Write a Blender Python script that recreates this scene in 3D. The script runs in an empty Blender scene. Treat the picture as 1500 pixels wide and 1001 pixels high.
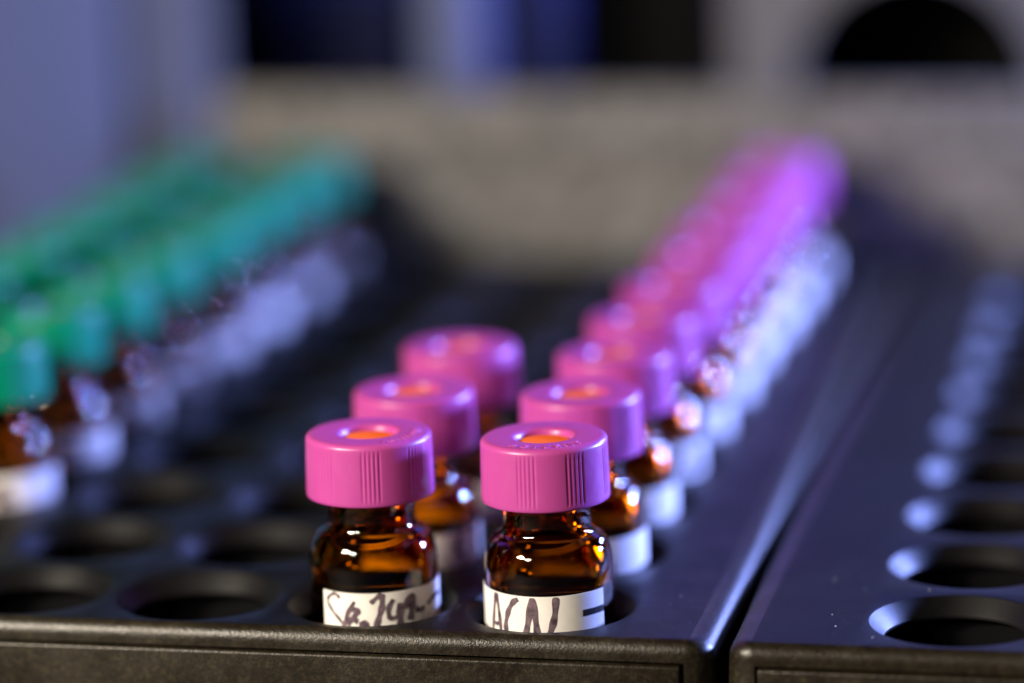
import bpy, bmesh, math, random
from mathutils import Vector, Matrix
S = 0.001                      # everything below is written in millimetres
R = math.radians
sc = bpy.context.scene
COL = sc.collection
random.seed(7)

# ------------------------------------------------------------------ camera
cd = bpy.data.cameras.new('camera'); cam = bpy.data.objects.new('camera', cd); COL.objects.link(cam)
sc.camera = cam
cx, cy, cz, pitch, yaw, roll = 59.366, -276.195, 85.631, .2123, .2212, -.0322
fw = Vector((-math.sin(yaw)*math.cos(pitch), math.cos(yaw)*math.cos(pitch), -math.sin(pitch)))
rt = Vector((math.cos(yaw), math.sin(yaw), 0)); up = rt.cross(fw)
r2 = rt*math.cos(roll) + up*math.sin(roll); u2 = -rt*math.sin(roll) + up*math.cos(roll)
M = Matrix((r2, u2, -fw)).transposed().to_4x4(); M.translation = Vector((cx, cy, cz))*S
cam.matrix_world = M
cd.sensor_width = 36; cd.lens = 4746.6/1500*36
cd.clip_start = .01; cd.clip_end = 50
cd.dof.use_dof = True
cd.dof.focus_distance = (Vector((-4, -5.5, 11)) - Vector((cx, cy, cz))).dot(fw)*S
cd.dof.aperture_fstop = cd.lens/15.6
cd.dof.aperture_blades = 0

# ------------------------------------------------------------------ world and lamps
w = bpy.data.worlds.new('World'); sc.world = w; w.use_nodes = True
bg = w.node_tree.nodes['Background']; bg.inputs[0].default_value = (.30, .32, .42, 1); bg.inputs[1].default_value = .004

def lamp(name, pos, target, sx, sy, power, color):
    l = bpy.data.lights.new(name, 'AREA'); l.shape = 'RECTANGLE'; l.size = sx*S; l.size_y = sy*S
    l.energy = power; l.color = color
    o = bpy.data.objects.new(name, l); COL.objects.link(o)
    p = Vector(pos); d = Vector(target) - p
    o.rotation_euler = d.to_track_quat('-Z', 'Y').to_euler(); o.location = p*S
    return o
lamp('blue_lamp', (236, 176, 64), (0, 20, 8), 44, 30, 4.2, (.26, .35, 1))
lamp('blue_sheen_fill', (45, 246, 128), (5, 30, 0), 120, 44, .035, (.16, .16, 1))  # added fill for the blue sheen on deck and cap tops
lamp('blue_strip_fill', (150, 240, 92), (10, 30, 0), 60, 30, .85, (.26, .34, 1))  # added fill, placed to brighten the tray wall beside the gap
lamp('warm_lamp', (-160, -165, 122), (-10, 30, 5), 46, 26, 1.12, (1, .87, .70))
lamp('warm_side_lamp', (-98, -185, 100), (-10, 30, 5), 34, 16, .2, (1, .88, .72))

sc.view_settings.view_transform = 'Standard'; sc.view_settings.look = 'None'
sc.view_settings.exposure = 0; sc.view_settings.gamma = 1
sc.render.engine = 'CYCLES'
try:
    sc.cycles.use_denoising = True
    sc.cycles.max_bounces = 14; sc.cycles.transmission_bounces = 12; sc.cycles.transparent_max_bounces = 12
    sc.cycles.glossy_bounces = 6; sc.cycles.diffuse_bounces = 4
    sc.cycles.caustics_reflective = True; sc.cycles.caustics_refractive = True
    sc.cycles.blur_glossy = .3; sc.cycles.sample_clamp_indirect = 6
except Exception: pass

# ------------------------------------------------------------------ materials
def mat(name, color, rough=.5, spec=.5, **kw):
    m = bpy.data.materials.new(name); m.use_nodes = True
    b = m.node_tree.nodes['Principled BSDF']
    b.inputs['Base Color'].default_value = (*color, 1); b.inputs['Roughness'].default_value = rough
    b.inputs['Specular IOR Level'].default_value = spec
    for k, v in kw.items(): b.inputs[k.replace('_', ' ')].default_value = v
    return m
def noise(m, scale, detail=4, rough=.6):
    nt = m.node_tree; tc = nt.nodes.new('ShaderNodeTexCoord'); n = nt.nodes.new('ShaderNodeTexNoise')
    n.inputs['Scale'].default_value = scale; n.inputs['Detail'].default_value = detail; n.inputs['Roughness'].default_value = rough
    nt.links.new(tc.outputs['Object'], n.inputs['Vector']); return n
def ramp(m, src, stops):
    r = m.node_tree.nodes.new('ShaderNodeValToRGB'); e = r.color_ramp.elements
    e[0].position, e[0].color = stops[0][0], (*stops[0][1], 1); e[1].position, e[1].color = stops[-1][0], (*stops[-1][1], 1)
    for p, c in stops[1:-1]: x = e.new(p); x.color = (*c, 1)
    m.node_tree.links.new(src.outputs[0], r.inputs[0]); return r
def to(m, src, sock): m.node_tree.links.new(src.outputs[0], m.node_tree.nodes['Principled BSDF'].inputs[sock])
def bump(m, src, strength, dist):
    b = m.node_tree.nodes.new('ShaderNodeBump'); b.inputs['Strength'].default_value = strength; b.inputs['Distance'].default_value = dist
    m.node_tree.links.new(src.outputs[0], b.inputs['Height'])
    m.node_tree.links.new(b.outputs[0], m.node_tree.nodes['Principled BSDF'].inputs['Normal'])

def tray_material(name, base, r0, r1, spec, tex):
    m = mat(name, base, .5, spec)
    n = noise(m, tex, 3); n2 = noise(m, 130, 5, .65)
    to(m, ramp(m, n2, [(.35, tuple(c*.75 for c in base)), (.65, tuple(c*1.35 for c in base))]), 'Base Color')
    to(m, ramp(m, n2, [(.35, (r0,)*3), (.7, (r1,)*3)]), 'Roughness')
    if tex < 5000:                   # coarse moulded grain with paler peaks
        g = noise(m, tex*.55, 4, .75); mx = m.node_tree.nodes.new('ShaderNodeMix'); mx.data_type = 'RGBA'; mx.blend_type = 'MULTIPLY'; mx.inputs[0].default_value = 1
        src = m.node_tree.nodes['Principled BSDF'].inputs['Base Color'].links[0].from_socket
        rr = ramp(m, g, [(.38, (.45,)*3), (.56, (1,)*3), (.70, (2.4,)*3)])
        m.node_tree.links.new(src, mx.inputs[6]); m.node_tree.links.new(rr.outputs[0], mx.inputs[7]); m.node_tree.links.new(mx.outputs[2], m.node_tree.nodes['Principled BSDF'].inputs['Base Color'])
    bump(m, n, .6, (.3 if tex < 5000 else .18)/tex)
    return m
M_tray = tray_material('black_moulded_plastic', (.0045, .0043, .0055), .40, .56, .25, 9000)
M_face = tray_material('textured_black_plastic', (.0175, .0135, .0075), .28, .46, .5, 3800)
M_floor = mat('matt_black_plastic', (.005, .005, .006), .9, .03); bump(M_floor, noise(M_floor, 3000, 2), .3, .00003)
def cap_material(name, c, sub, r=.30):
    m = mat(name, c, .36, .5)
    b = m.node_tree.nodes['Principled BSDF']
    b.inputs['Subsurface Weight'].default_value = .25; b.inputs['Subsurface Radius'].default_value = sub; b.inputs['Subsurface Scale'].default_value = .0012
    n = noise(m, 900, 3); to(m, ramp(m, n, [(.3, (r,)*3), (.7, (r+.12,)*3)]), 'Roughness')
    bump(m, noise(m, 4200, 2), .25, .00002)
    return m
M_pink = cap_material('pink_cap_plastic', (.445, .06, .295), (1, .3, .6))
M_green = cap_material('green_cap_plastic', (.0, .215, .108), (.1, 1, .7), .17)
M_orange = mat('orange_septum_rubber', (.92, .145, .014), .7, .12); bump(M_orange, noise(M_orange, 3000, 2), .2, .00002)
def glass_material():
    m = bpy.data.materials.new('amber_glass'); m.use_nodes = True; nt = m.node_tree; nt.nodes.clear()
    o = nt.nodes.new('ShaderNodeOutputMaterial'); g = nt.nodes.new('ShaderNodeBsdfGlass'); v = nt.nodes.new('ShaderNodeVolumeAbsorption')
    g.inputs['Color'].default_value = (1, 1, 1, 1); g.inputs['Roughness'].default_value = 0; g.inputs['IOR'].default_value = 1.52
    tc = nt.nodes.new('ShaderNodeTexCoord'); n = nt.nodes.new('ShaderNodeTexNoise'); n.inputs['Scale'].default_value = 420; n.inputs['Detail'].default_value = 1
    b = nt.nodes.new('ShaderNodeBump'); b.inputs['Strength'].default_value = .35; b.inputs['Distance'].default_value = .00012
    nt.links.new(tc.outputs['Object'], n.inputs['Vector']); nt.links.new(n.outputs[0], b.inputs['Height']); nt.links.new(b.outputs[0], g.inputs['Normal'])
    v.inputs['Color'].default_value = (.885, .73, .05, 1); v.inputs['Density'].default_value = 3500
    nt.links.new(g.outputs[0], o.inputs['Surface']); nt.links.new(v.outputs[0], o.inputs['Volume'])
    return m
M_glass = glass_material()
M_paper = mat('white_label_paper', (.80, .77, .72), .45, .4)
n = noise(M_paper, 700, 4); to(M_paper, ramp(M_paper, n, [(.3, (.80, .77, .73)), (.7, (.89, .86, .82))]), 'Base Color')
M_ink = mat('marker_ink', (.075, .045, .062), .5, .4)
n = noise(M_ink, 1800, 3); to(M_ink, ramp(M_ink, n, [(.3, (.045, .028, .045)), (.72, (.20, .14, .165))]), 'Base Color')
M_print = mat('black_print', (.012, .012, .014), .4, .4)
M_rail = mat('grey_painted_metal', (.30, .285, .26), .6, .4)
n = noise(M_rail, 270, 6, .8); to(M_rail, ramp(M_rail, n, [(.38, (.07, .068, .066)), (.5, (.19, .187, .182)), (.6, (.32, .315, .31))]), 'Base Color')
bump(M_rail, noise(M_rail, 900, 3), .3, .0002)
M_plate = mat('grey_plate_plastic', (.16, .155, .15), .6, .4); bump(M_plate, noise(M_plate, 500, 3), .3, .0002)
M_lav = mat('pale_lavender_plastic', (.42, .44, .62), .5, .4)
n = noise(M_lav, 20, 3); to(M_lav, ramp(M_lav, n, [(.3, (.075, .08, .095)), (.7, (.09, .095, .115))]), 'Base Color')
M_blue = mat('pale_blue_plastic', (.17, .205, .42), .5, .3); bump(M_blue, noise(M_blue, 500, 2), .2, .0002)
M_deep = mat('deep_blue_plastic', (.02, .03, .14), .5, .2); bump(M_deep, noise(M_deep, 500, 2), .2, .0002)
M_dark = mat('dark_interior_metal', (.004, .004, .004), .7, .1); bump(M_dark, noise(M_dark, 300, 3), .3, .0003)
M_navy = mat('navy_interior_plastic', (.006, .009, .035), .6, .15); bump(M_navy, noise(M_navy, 300, 3), .3, .0003)
M_bench = mat('dark_bench_laminate', (.012, .012, .014), .7, .3); bump(M_bench, noise(M_bench, 800, 3), .3, .0002)
M_lint = mat('pale_lint', (.7, .7, .75), .6, .3); bump(M_lint, noise(M_lint, 3000, 2), .2, .00002)

# ------------------------------------------------------------------ mesh helpers
def mesh(name, vs, fs, m, smooth=True, sharp=40):
    me = bpy.data.meshes.new(name); me.from_pydata([(x*S, y*S, z*S) for x, y, z in vs], [], fs)
    bm = bmesh.new(); bm.from_mesh(me); bmesh.ops.recalc_face_normals(bm, faces=bm.faces)
    for f in bm.faces: f.smooth = smooth
    if smooth:
        for e in bm.edges:
            if len(e.link_faces) == 2 and e.calc_face_angle(0) > R(sharp): e.smooth = False
    bm.to_mesh(me); bm.free(); me.materials.append(m); return me
def obj(name, me, parent=None, loc=(0, 0, 0)):
    o = bpy.data.objects.new(name, me); COL.objects.link(o)
    if parent: o.parent = parent
    o.location = Vector(loc)*S; return o
def empty(name, loc, rz=0):
    o = bpy.data.objects.new(name, None); COL.objects.link(o); o.location = Vector(loc)*S
    o.rotation_euler = (0, 0, rz); o.empty_display_size = .003; return o
def tag(o, label=None, cat=None, group=None, kind=None):
    for k, v in (('label', label), ('category', cat), ('group', group), ('kind', kind)):
        if v: o[k] = v
    return o
class MB:
    def __init__(s): s.v = []; s.f = []
    def quad(s, a, b, c, d): n = len(s.v); s.v += [a, b, c, d]; s.f.append((n, n+1, n+2, n+3))
    def box(s, x0, x1, y0, y1, z0, z1, bev=0):
        n = len(s.v)
        bm = bmesh.new(); bmesh.ops.create_cube(bm, size=1)
        for q in bm.verts: q.co = Vector((x0 if q.co.x < 0 else x1, y0 if q.co.y < 0 else y1, z0 if q.co.z < 0 else z1))
        if bev: bmesh.ops.bevel(bm, geom=list(bm.edges), offset=bev, segments=3, profile=.6, affect='EDGES')
        s.v += [tuple(q.co) for q in bm.verts]; bm.verts.index_update()
        s.f += [tuple(q.index+n for q in f.verts) for f in bm.faces]; bm.free(); return s
    def build(s, name, m, parent=None, loc=(0, 0, 0), smooth=True, weld=True, sharp=40):
        me = bpy.data.meshes.new(name); me.from_pydata([(x*S, y*S, z*S) for x, y, z in s.v], [], s.f)
        bm = bmesh.new(); bm.from_mesh(me)
        if weld: bmesh.ops.remove_doubles(bm, verts=bm.verts, dist=1e-7)
        bmesh.ops.recalc_face_normals(bm, faces=bm.faces)
        for f in bm.faces: f.smooth = smooth
        if smooth:
            for e in bm.edges:
                if len(e.link_faces) == 2 and e.calc_face_angle(0) > R(sharp): e.smooth = False
        bm.to_mesh(me); bm.free(); me.materials.append(m)
        return obj(name, me, parent, loc)
def lathe(prof, n=96, closed=False, rfun=None):
    vs = []; fs = []; rings = []
    for (r, z) in prof:
        if r < 1e-6: rings.append([len(vs)]); vs.append((0, 0, z))
        else:
            ring = []
            for k in range(n):
                a = 2*math.pi*k/n; rr = r if rfun is None else rfun(r, z, a)
                ring.append(len(vs)); vs.append((rr*math.sin(a), -rr*math.cos(a), z))
            rings.append(ring)
    pairs = list(zip(rings, rings[1:])) + ([(rings[-1], rings[0])] if closed else [])
    for A, B in pairs:
        for k in range(n):
            k2 = (k+1) % n
            if len(A) == 1 and len(B) == 1: continue
            if len(A) == 1: fs.append((A[0], B[k], B[k2]))
            elif len(B) == 1: fs.append((A[k], B[0], A[k2]))
            else: fs.append((A[k], B[k], B[k2], A[k2]))
    return vs, fs
def arc(cx_, cz_, r, a0, a1, n):
    return [(cx_ + r*math.cos(R(a0+(a1-a0)*i/n)), cz_ + r*math.sin(R(a0+(a1-a0)*i/n))) for i in range(n+1)]

# ------------------------------------------------------------------ vials (2 ml screw vials)
H0, HC, RC = 26.23, 5.74, 5.82          # cap bottom above the vial's base, cap height, cap radius
def glass_mesh(n=96):
    out = [(0, .0), (4.9, 0)] + arc(5.0, .9, .9, -90, 0, 6) + [(5.9, 4), (5.9, 10), (5.9, 16), (5.9, 19.4)]
    out += [(5.88, 20.2), (5.82, 20.9), (5.7, 21.5), (5.5, 22.1), (5.22, 22.55), (4.9, 22.85), (4.6, 23.02), (4.35, 23.15), (4.15, 23.38), (4.03, 23.8), (4.0, 24.2), (4.0, 25.6), (4.25, 25.9), (4.25, 27.2)]
    out += [(4.0, 27.5), (4.0, 29.6), (4.3, 29.8), (4.3, 30.7), (4.1, 30.9), (2.5, 30.9), (2.3, 30.7)]
    inn = [(2.3, 25), (2.35, 24.1), (2.6, 23.3), (3.2, 22.5), (4.0, 21.7), (4.5, 20.7), (4.75, 19.6), (4.82, 18.4), (4.82, 10), (4.82, 2.6), (4.3, 1.6), (3, 1.1), (0, .95)]
    vs, fs = lathe(out+inn, n)
    return mesh('glass_body', vs, fs, M_glass, True, 60)
def groove(a):                           # eight groups of five fine grooves, 45 degrees apart
    d = (math.degrees(a) + 17 + 22.5) % 45 - 22.5
    for k in range(-2, 3):
        x = abs(d - k*3.9)
        if x < 1.2: return math.cos(x/1.2*math.pi/2)
    return 0
def cap_mesh(color, name='cap', n=480):
    def rf(r, z, a):
        if r < 5.35 or z < H0+.25 or z > H0+HC-.5: return r
        k = min(1, (z-H0-.45)/.3) if z < H0+.75 else min(1, (H0+HC-.62-z)/.3 + .0)
        return r - .075*max(0, k)*groove(a)
    T = H0+HC; b = .55
    prof = [(4.45, H0+.25), (4.6, H0), (RC-.12, H0)] + [(RC-.03, H0+.06), (RC, H0+.2), (RC, H0+.45), (RC, H0+.75)]
    prof += [(RC-.03, H0+2.5), (RC-.07, T-1.4), (RC-.08, T-.92)] + [(x, z) for x, z in arc(RC-.08-b, T-b, b, 4, 90, 9)]
    prof += [(4.3, T+.0), (3.15, T)] + arc(3.05, T-.5, .5, 92, 170, 6)[1:] + [(2.48, T-.75), (2.45, T-.95), (2.45, T-1.3), (2.0, T-1.3)]
    vs, fs = lathe(prof, n, rfun=rf)
    return mesh(name, vs, fs, color, True, 50)
def septum_mesh(m=None):
    vs, fs = lathe([(2.43, H0+HC-1.28), (2.43, H0+HC-.66), (2.3, H0+HC-.54), (0, H0+HC-.47)], 64)
    return mesh('septum', vs, fs, m or M_orange)
LR = 5.96
def label_mesh(a0, a1, z0=4.5, z1=18.8, n=72):      # paper band round the body, real thickness
    vs = []; fs = []
    for i in range(n+1):
        a = R(a0+(a1-a0)*i/n)
        for r in (LR-.05, LR):
            for z in (z0, z1): vs.append((r*math.sin(a), -r*math.cos(a), z))
    for i in range(n):
        b = i*4; c = b+4
        fs += [(b+2, b+3, c+3, c+2), (b, c, c+1, b+1), (b, b+2, c+2, c), (b+1, c+1, c+3, b+3)]
    fs += [(0, 1, 3, 2), (n*4, n*4+2, n*4+3, n*4+1)]
    return mesh('label', vs, fs, M_paper)
def stroke(pts, width, r=LR+.012, m=M_ink, name='handwriting', wob=.18):
    """pen strokes on the label: every stroke is a list of (angle in degrees, height in mm) with round ends"""
    vs = []; fs = []
    for si, st in enumerate(pts):
        wd = st[0] if isinstance(st[0], (int, float)) else width
        st = st[1:] if isinstance(st[0], (int, float)) else st
        k = math.pi/180*LR
        P = [Vector((a*k, z)) for a, z in st]; Q = []
        for i in range(len(P)-1):          # catmull-rom smoothing
            p0 = P[max(i-1, 0)]; p1 = P[i]; p2 = P[i+1]; p3 = P[min(i+2, len(P)-1)]
            for j in range(8):
                t = j/8; Q.append(.5*((2*p1)+(p2-p0)*t+(2*p0-5*p1+4*p2-p3)*t*t+(3*p1-p0-3*p2+p3)*t**3))
        Q.append(P[-1]); n0 = len(vs)
        for i, q in enumerate(Q):
            t = (Q[min(i+1, len(Q)-1)]-Q[max(i-1, 0)]); t = t.normalized() if t.length > 1e-9 else Vector((1, 0)); nn = Vector((-t.y, t.x))
            ww = wd/2*(1+wob*math.sin(i*.7+si))
            if wob and i in (0, len(Q)-1): ww *= .6
            for sgn in (-1, 0, 1):
                c = q+nn*ww*sgn; rr = r+.004*si + (.006 if sgn == 0 else 0); a = c.x/LR
                vs.append((rr*math.sin(a), -rr*math.cos(a), c.y))
        for i in range(len(Q)-1):
            b = n0+i*3; fs += [(b, b+1, b+4, b+3), (b+1, b+2, b+5, b+4)]
    return mesh(name, vs, fs, m)

G_me = glass_mesh(); CP = cap_mesh(M_pink); CG = cap_mesh(M_green); SE = septum_mesh(); SG = septum_mesh(mat('dark_green_septum', (.005, .10, .05), .6, .2))
LAB = [label_mesh(-150, 118), label_mesh(-118, 150), label_mesh(-135, 135)]

def emboss(word, parent, a_start, step, r=4.5, h=.9):
    """raised lettering round the cap's top face, one letter each, tops towards the centre"""
    T = H0+HC
    for i, ch in enumerate(word):
        cu = bpy.data.curves.new('letter', 'FONT'); cu.body = ch; cu.size = h*1.25*S; cu.extrude = .03*S; cu.bevel_depth = .012*S
        cu.align_x = 'CENTER'; cu.resolution_u = 3
        t = bpy.data.objects.new('letter', cu); COL.objects.link(t)
        bpy.context.view_layer.update()
        me = bpy.data.meshes.new_from_object(t.evaluated_get(bpy.context.evaluated_depsgraph_get()))
        bpy.data.objects.remove(t); me.materials.clear(); me.materials.append(M_pink)
        a = R(a_start+i*step)
        o = obj('letter', me, parent, ((r+.35)*math.sin(a), -(r+.35)*math.cos(a), T+.02)); o.rotation_euler = (0, 0, a)

M_liq = bpy.data.materials.new('clear_solvent'); M_liq.use_nodes = True; nt_ = M_liq.node_tree; nt_.nodes.clear()
_o = nt_.nodes.new('ShaderNodeOutputMaterial'); _g = nt_.nodes.new('ShaderNodeBsdfGlass'); _g.inputs['IOR'].default_value = 1.34; _g.inputs['Roughness'].default_value = 0
_g.inputs['Color'].default_value = (.97, .97, .95, 1); nt_.links.new(_g.outputs[0], _o.inputs['Surface'])
LQ = mesh('solvent', *lathe([(0, .9), (3, 1.05), (4.35, 1.55), (4.88, 2.6), (4.88, 10), (4.87, 18.2), (4.84, 18.5), (4.6, 18.3), (4.2, 18.15), (0, 18.1)], 72), M_liq)
def make_vial(color):
    t = empty('vial', (0, 0, -16))
    obj('glass_body', G_me, t); obj('solvent', LQ, t)
    c = obj('cap', CP if color == 'pink' else CG, t); obj('septum', SE if color == 'pink' else SG, c)
    return t
def place(t, x, y, z, rz, tx=0, ty=0):
    t.location = Vector((x, y, z))*S; t.rotation_euler = (R(tx), R(ty), R(rz))
def dup(src, name='vial'):
    def cp(o, par):
        c = o.copy(); COL.objects.link(c); c.parent = par
        for ch in list(o.children): cp(ch, c)
        return c
    return cp(src, None)

PX, PY = 16.633, 17.565
CAMA = 12.1           # the camera stands 11.9 degrees to the right of the rows
# front right vial, marked ACN
v = make_vial('pink'); place(v, .1, .4, -16, CAMA, 0, -.55)
tag(v, 'amber vial with pink cap and white label handwritten ACN, right one of the front pair', 'vial', 'pink capped vials')
lb = obj('label', label_mesh(-93, 53.5, 4.5, 18.6), v)
tag(lb, 'white paper label handwritten ACN with a black printed bar')
obj('handwriting', stroke([
    (.42, (-54, 18.5), (-57.5, 16.8), (-61, 14.6)), (.42, (-53, 18.5), (-50, 16.5), (-48.5, 14.6)), (.35, (-59, 15.7), (-54, 15.6), (-49.5, 15.9)),
    (.5, (-28.5, 18.3), (-34, 17.9), (-39.5, 16.9), (-42.5, 15.6), (-40.5, 14.6)),
    (.62, (-15.5, 18.5), (-19, 16.6), (-23.5, 14.5)), (.6, (-15.5, 18.5), (-13, 16.4), (-11.5, 14.5)),
    (.55, (5, 18.55), (3.5, 16.9), (-.5, 15.4), (-5.5, 14.5))], .7), lb)
obj('printed_bar', stroke([(.62, (29, 16.75), (40, 16.75), (53.3, 16.75))], .6, m=M_print, name='printed_bar', wob=0), lb)
capR = [c for c in v.children if c.name.startswith('cap')][0]
emboss('AGILENT', capR, -36, 13)
vR = v
# front left vial
v = make_vial('pink'); place(v, -PX+.05, .4, -16, CAMA, 0, .15)
tag(v, 'amber vial with pink cap and label scrawled S and 24, left one of front pair', 'vial', 'pink capped vials')
lb = obj('label', label_mesh(-47.5, 100, 4.5, 18.35), v)
tag(lb, 'white paper label with dark scrawled handwriting')
obj('handwriting', stroke([
    (.3, (-29, 17.8), (-33, 18.15), (-38, 18.0), (-42.5, 17.4), (-37, 16.5), (-29, 15.7), (-24, 14.9), (-22, 14.4)),
    (.42, (-26, 15.0), (-22, 16.3), (-14.8, 17.6)), (.62, (-17, 16.9), (-12.8, 16.7), (-16, 16.1)), (.55, (-22, 15.3), (-18, 15.9), (-12, 15.7)),
    (.85, (-9, 15.8), (-6.5, 15.2), (-8.5, 14.6)), (.4, (-16, 14.9), (-12, 14.7)),
    (.4, (-1, 17.45), (4, 17.9), (9, 18.3)), (.52, (9, 18.3), (9, 17.2), (6, 16.1), (2.5, 15.0)), (.5, (1, 14.8), (8, 14.6)),
    (.42, (19, 17.7), (14.5, 16.9), (15.5, 16.0), (22, 16.0)), (.62, (25, 17.3), (24.5, 16.1), (24.5, 15.0)),
    (.85, (30, 17.3), (32, 16.7)), (.6, (31, 17.1), (36, 17.7), (38.5, 17.3), (36.5, 16.5), (34.5, 15.5)),
    (.5, (41, 16.4), (46, 16.2), (52, 16.3)), (.42, (56, 16.5), (64, 16.9), (80, 17.0))], .6), lb)
capL = [c for c in v.children if c.name.startswith('cap')][0]; capL.rotation_euler[2] = R(21)
emboss('AGILENT', capL, 2, 12)
vL = v

proto = {'pink': make_vial('pink'), 'green': make_vial('green')}
used = set()
def add_vial(color, col, row, label, dx=0, dy=0, dz=0, lab=None, tilt=None, rz=None):
    if color in used: t = dup(proto[color])
    else: t = proto[color]; used.add(color)
    ty = random.uniform(-.6, .6) if tilt is None else tilt
    place(t, col*PX+dx+random.uniform(-.15, .15), row*PY+dy+random.uniform(-.15, .2), -16+dz, random.uniform(-22, 30) if rz is None else rz, random.uniform(-.5, .5), ty)
    tag(t, label, 'vial', color+' capped vials')
    return t
ordw = ['', 'second', 'third', 'fourth', 'fifth', 'sixth', 'seventh', 'eighth', 'ninth', 'tenth and farthest']
made = []
for k in range(1, 10):
    t = add_vial('pink', 0, k, 'pink capped amber vial, %s from the front in the long right hand row' % ordw[k])
    made.append((t, k))
t = add_vial('pink', -1, 1, 'pink capped amber vial directly behind the front left one, second in the short row', rz=5); made.append((t, 1))
t = add_vial('pink', -1, 2, 'blurred pink capped amber vial at the back of the short left hand row of three', dx=.6, dz=.55, rz=20); made.append((t, 2))
fr = ['nearest', 'second', 'third', 'fourth', 'fifth', 'sixth', 'seventh', 'eighth and farthest']
for k in range(2, 10):
    t = add_vial('green', -4, k, 'green capped vial, %s in the inner green row beside the empty holes' % fr[k-2]); made.append((t, k))
for k in range(2, 10):
    t = add_vial('green', -5, k, 'green capped vial, %s in the outer green row beside the lavender panel' % fr[k-2]); made.append((t, k))
mark_me = [stroke([(.6, (52, 18), (47, 17.9), (46, 16.8), (51, 16.6), (54, 15.7), (50, 14.8), (45, 15))], .6),
           stroke([(.6, (36, 17.6), (40, 16.2), (44, 17.4), (48, 15.8), (53, 17.2), (57, 16.0))], .6),
           stroke([(.7, (32, 16.4), (38, 17.8), (41, 15.8), (47, 17.9), (50, 16.0), (56, 16.6))], .6)]
for i, (t, k) in enumerate(made):
    lb = obj('label', LAB[i % 3], t)
    obj('handwriting', mark_me[i % 3], lb)

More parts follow.
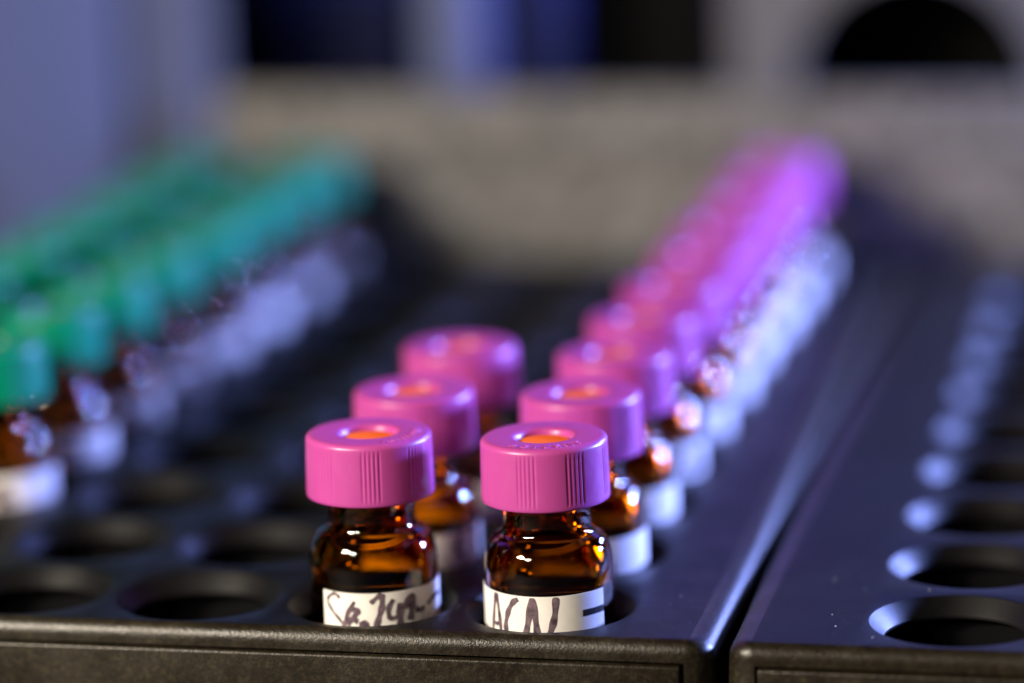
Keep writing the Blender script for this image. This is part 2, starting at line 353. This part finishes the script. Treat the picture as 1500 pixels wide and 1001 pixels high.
# ------------------------------------------------------------------ trays
RH, RI, CH = 7.85, 6.45, 1.45
def tray(name, x0, x1, cols, rows, label):
    """x0..x1 outer walls; cols = x of hole columns"""
    yf, yb = -9.25, rows[-1]+9.25; zb = -19.5; fr_ = 1.15; fs_, fz = 2.1, 1.4
    t = empty(name, ((x0+x1)/2, (yf+yb)/2, zb)); tag(t, label, 'tray', 'black vial trays')
    O = Vector(((x0+x1)/2, (yf+yb)/2, zb))
    mb = MB(); N = 48; bores = MB()
    gx0, gx1 = cols[0]-PX/2, cols[-1]+PX/2; gy0, gy1 = yf+fr_+.0, yb-fr_
    for ci, xc in enumerate(cols):
        for ri, yc in enumerate(rows):
            xa, xb = xc-PX/2, xc+PX/2
            ya = gy0 if ri == 0 else yc-PY/2; yb_ = gy1 if ri == len(rows)-1 else yc+PY/2
            sq = []; c = [[] for _ in range(5)]
            for k in range(N):
                a = 2*math.pi*(k+.0)/N; ux, uy = math.cos(a), math.sin(a); q = max(abs(ux), abs(uy)); ux_, uy_ = ux/q, uy/q
                sq.append((xc+ux_*(xb-xc if ux_ > 0 else xc-xa), yc+uy_*(yb_-yc if uy_ > 0 else yc-ya), 0))
                for i, (r, z) in enumerate([(RH+.0, 0), (RH-.12, -.05), (RI+.08, -CH), (RI, -CH-.12), (RI, -CH-.35)]): c[i].append((xc+r*ux, yc+r*uy, z))
            n = len(mb.v); L = [sq]+c+[[(a_, b_, -CH-.35) for a_, b_, _ in sq]]
            bn = len(bores.v); bores.v += [(xc+8.15*math.cos(2*math.pi*k/24), yc+8.15*math.sin(2*math.pi*k/24), z) for z in (-CH-.36, -16.39) for k in range(24)]
            bores.f += [(bn+k, bn+(k+1) % 24, bn+24+(k+1) % 24, bn+24+k) for k in range(24)]
            for r_ in L: mb.v += r_
            for i in range(len(L)-1):
                for k in range(N):
                    k2 = (k+1) % N; mb.f.append((n+i*N+k, n+i*N+k2, n+(i+1)*N+k2, n+(i+1)*N+k))
    hx0, hx1, hy0, hy1 = x0+fs_, x1-fs_, yf+fr_, yb-fr_
    mb.quad((hx0, hy0, 0), (gx0, hy0, 0), (gx0, hy1, 0), (hx0, hy1, 0)); mb.quad((gx1, hy0, 0), (hx1, hy0, 0), (hx1, hy1, 0), (gx1, hy1, 0))
    mb.v = [tuple(Vector(q)-O) for q in mb.v]
    mb.build('holed_deck', M_tray, t, sharp=25)
    bores.v = [tuple(Vector(q)-O) for q in bores.v]; bores.build('hole_sleeves', M_floor, t)
    fl = MB().box(x0+1.5, x1-1.5, yf+1.5, yb-1.5, -17.6, -16.4); fl.v = [tuple(Vector(q)-O) for q in fl.v]
    fl.build('base_plate', M_floor, t)
    # shell: fillet and walls as a swept ring with round corners; the front wall has a recess for its panel
    RCN = 2.3; nc = 8
    def outline(ins):
        ix, iy = ins; pts = []; rx, ry = max(RCN-ix, .02), max(RCN-iy, .02)
        for (px_, py_, a0) in ((x1-ix-rx, yf+iy+ry, -90), (x1-ix-rx, yb-iy-ry, 0), (x0+ix+rx, yb-iy-ry, 90), (x0+ix+rx, yf+iy+ry, 180)):
            pts += [(px_+rx*math.cos(R(a0+90*i/nc)), py_+ry*math.sin(R(a0+90*i/nc))) for i in range(nc+1)]
        pts += [(x0+RCN+.15, yf+iy), (x1-RCN-.15, yf+iy)]      # extra vertices on the front wall
        return pts
    sh = MB(); prof = [((fs_, fr_), 0)] + [((fs_*(1-math.sin(R(a))), fr_*(1-math.sin(R(a)))), -fz*(1-math.cos(R(a)))) for a in range(9, 91, 9)] + [((-.04, 0), -1.9), ((-.3, 0), -9.5), ((-.4, 0), -18.2), ((-.4, 0), zb)]
    # inner first ring: true rectangle edge so that the deck meets it
    rings = []
    for i, (ins, z) in enumerate(prof):
        o = outline(ins); rings.append([(x, y, z) for x, y in o])
    n = len(rings[0])
    base = 0
    for r_ in rings: sh.v += r_
    for i in range(len(rings)-1):
        for k in range(n):
            k2 = (k+1) % n
            if prof[i][1] == -1.9 and k == n-2: continue
            sh.f.append((i*n+k, i*n+k2, (i+1)*n+k2, (i+1)*n+k))
    # corner fill on the deck level between the rounded ring and the rectangle
    for (qx, qy, s0) in ((hx1, hy0, 0), (hx1, hy1, nc+1), (hx0, hy1, 2*nc+2), (hx0, hy0, 3*nc+3)):
        m0 = len(sh.v); sh.v.append((qx, qy, -.001))
        for i in range(nc): sh.f.append((m0, s0+i, s0+i+1))
    a, b, zt, zl, d = x0+RCN+.15, x1-RCN-.15, -1.9, -18.2, .9
    P = lambda x, z, y=yf: (x, y, z)
    sh.quad(P(a, zt), P(b, zt), P(b, zt, yf+d), P(a, zt, yf+d)); sh.quad(P(a, zl), P(b, zl), P(b, zl, yf+d), P(a, zl, yf+d))
    sh.quad(P(a, zt), P(a, zl), P(a, zl, yf+d), P(a, zt, yf+d)); sh.quad(P(b, zt), P(b, zl), P(b, zl, yf+d), P(b, zt, yf+d))
    sh.quad(P(a, zt, yf+d), P(b, zt, yf+d), P(b, zl, yf+d), P(a, zl, yf+d))
    sh.v = [tuple(Vector(q)-O) for q in sh.v]
    sh.build('shell', M_face, t)
    pb = MB().box(a+.3, b-.3, yf-.4, yf+d-.02, zl+.3, zt-.25, .26)
    pb.v = [tuple(Vector(q)-O) for q in pb.v]
    pb.build('front_panel', M_face, t)
    return t
rows = [k*PY for k in range(10)]
tray('vial_tray', -5*PX-17.0, 16.2, [-k*PX for k in range(5, -1, -1)], rows, 'black plastic tray of round holes that holds all the pink and green capped vials')
HX = 36.71
tray('vial_tray', 17.5, HX+5*PX+16.7, [HX+k*PX for k in range(6)], rows, 'empty black plastic tray of round holes right of the dark gap')
b = MB().box(-260, 300, -160, 420, -24, -19.5); b = b.build('bench_surface', M_bench, smooth=False); tag(b, kind='structure')

# lint specks on the trays
mb = MB()
def speck(x, y, r):
    n = len(mb.v)
    for dx, dy, dz in ((1, 0, 0), (0, 1, 0), (-1, 0, 0), (0, -1, 0), (0, 0, 1)): mb.v.append((x+dx*r*random.uniform(.5, 1.4), y+dy*r*random.uniform(.5, 1.4), .01+dz*r*.8))
    for i in range(4): mb.f.append((n+i, n+(i+1) % 4, n+4))
speck(11.3, 4.5, .11); speck(26.3, -3, .09); speck(25.6, .4, .07); speck(29.9, -5.8, .08); speck(33.5, 8.9, .09); speck(24.6, 11.5, .08)
for _ in range(170):
    x = random.choice([random.uniform(9.6, 14), random.uniform(21.5, 28), random.uniform(-8.4, -8.2)]); y = random.uniform(-7.5, 150); speck(x, y, random.uniform(.02, .05))
o = mb.build('lint', M_lint, smooth=False, weld=False); tag(o, 'tiny pale lint specks on the black trays', 'lint', kind='stuff')

# ------------------------------------------------------------------ the instrument behind the trays
t = empty('instrument_rail', (0, 178, -19.5)); tag(t, 'wide blotchy grey metal rail running behind both trays', 'rail')
O = Vector((0, 178, -19.5))
def part(name, m, mbx, par, O_):
    mbx.v = [tuple(Vector(q)-O_) for q in mbx.v]; return mbx.build(name, m, par)
part('rail_face', M_rail, MB().box(-86, 150, 176, 179.2, -19.5, 22.2, .8), t, O)
part('rail_lip', M_rail, MB().box(-86, 150, 173.5, 175.9, 13.6, 16.8, .8), t, O)
# lavender side panel at the left
t = empty('side_panel', (-112, 160, -19.5)); tag(t, 'large pale lavender panel standing left of the green capped vials', 'panel'); O = Vector((-112, 160, -19.5))
def slab(x0, y0, x1, y1, th, z0, z1, bev=.6):
    m_ = MB().box(0, 1, 0, 1, 0, 1)
    d = Vector((x1-x0, y1-y0)); L = d.length; d.normalize(); nn = Vector((-d.y, d.x))
    m2 = MB().box(0, L, 0, th, z0, z1, bev)
    m2.v = [(x0+d.x*a+nn.x*b_, y0+d.y*a+nn.y*b_, z) for a, b_, z in m2.v]; return m2
part('panel_face', M_lav, slab(-172, 128, -99, 174, 4, -19.5, 75), t, O)
part('edge_strip', M_lav, slab(-99.5, 178, -87, 183, 4, -19.5, 75), t, O)
# dark cabinet behind
t = empty('cabinet_back', (0, 240, -19.5)); tag(t, 'dark cabinet interior seen above the grey rail', 'cabinet'); O = Vector((0, 240, -19.5))
part('back_wall', M_dark, MB().box(-190, 190, 262, 268, -19.5, 110), t, O)
part('navy_plate', M_navy, slab(-90, 221, -69, 226, 2, -19, 90), t, O)
part('dark_plate', M_dark, slab(-46, 232, -20, 232, 2, -19, 90), t, O)
# pale blue uprights
def upright(x, y, r, z0, z1):
    vs, fs = lathe([(0, z0), (r, z0), (r, z1), (0, z1)], 40); return vs, fs
for (x, y, r, l) in ((-56.0, 206, 5.6, 'pale blue round upright, left and brighter of the two rising behind the rail'),
                     (-43.0, 212, 3.2, 'darker blue round upright, right and thinner of the two rising behind the rail')):
    vs, fs = upright(0, 0, r, 0, 100); o = obj('upright_post', mesh('upright_post', vs, fs, M_blue if r > 4 else M_deep), None, (x, y, -19.5)); tag(o, l, 'post', 'blue uprights')
# plate with the big round opening
def ring_plate(xc, zc, rad, x0, x1, z0, z1, y0, th):
    m_ = MB(); N = 64
    for yy in (y0, y0+th):
        n = len(m_.v)
        for k in range(N):
            a = 2*math.pi*k/N; ux, uz = math.cos(a), math.sin(a); q = max(abs(ux), abs(uz)); a_, b_ = ux/q, uz/q
            m_.v.append((xc+a_*((x1-xc) if a_ > 0 else (xc-x0)), yy, zc+b_*((z1-zc) if b_ > 0 else (zc-z0))))
        for k in range(N): a = 2*math.pi*k/N; m_.v.append((xc+rad*math.cos(a), yy, zc+rad*math.sin(a)))
        for k in range(N): k2 = (k+1) % N; m_.f.append((n+k, n+k2, n+N+k2, n+N+k))
    for o_ in (0, N):
        for k in range(N): k2 = (k+1) % N; m_.f.append((o_+k, o_+k2, 2*N+o_+k2, 2*N+o_+k))
    return m_
t = empty('round_opening_plate', (12, 190, -19.5)); tag(t, 'pale grey plate with a large round dark opening above the rail at right', 'plate'); O = Vector((12, 190, -19.5))
PLX = dict(xc=14.9, zc=20.2, rad=17.8)
part('plate_face', M_plate, ring_plate(PLX['xc'], PLX['zc'], PLX['rad'], -12.3, 60, -19.5, 80, 194, 4), t, O)
vs, fs = lathe([(PLX['rad']+2.6, 0), (PLX['rad']+3.6, 0), (PLX['rad']+3.6, 40), (0, 40), (0, 39), (PLX['rad']+2.6, 39)], 64, closed=False)
vs = [(x+PLX['xc'], z+198.1, y+PLX['zc']) for x, y, z in vs]
m_ = MB(); m_.v = vs; m_.f = fs; part('shade_cup', M_dark, m_, t, O)  # black cup added behind the plate so the opening reads dark
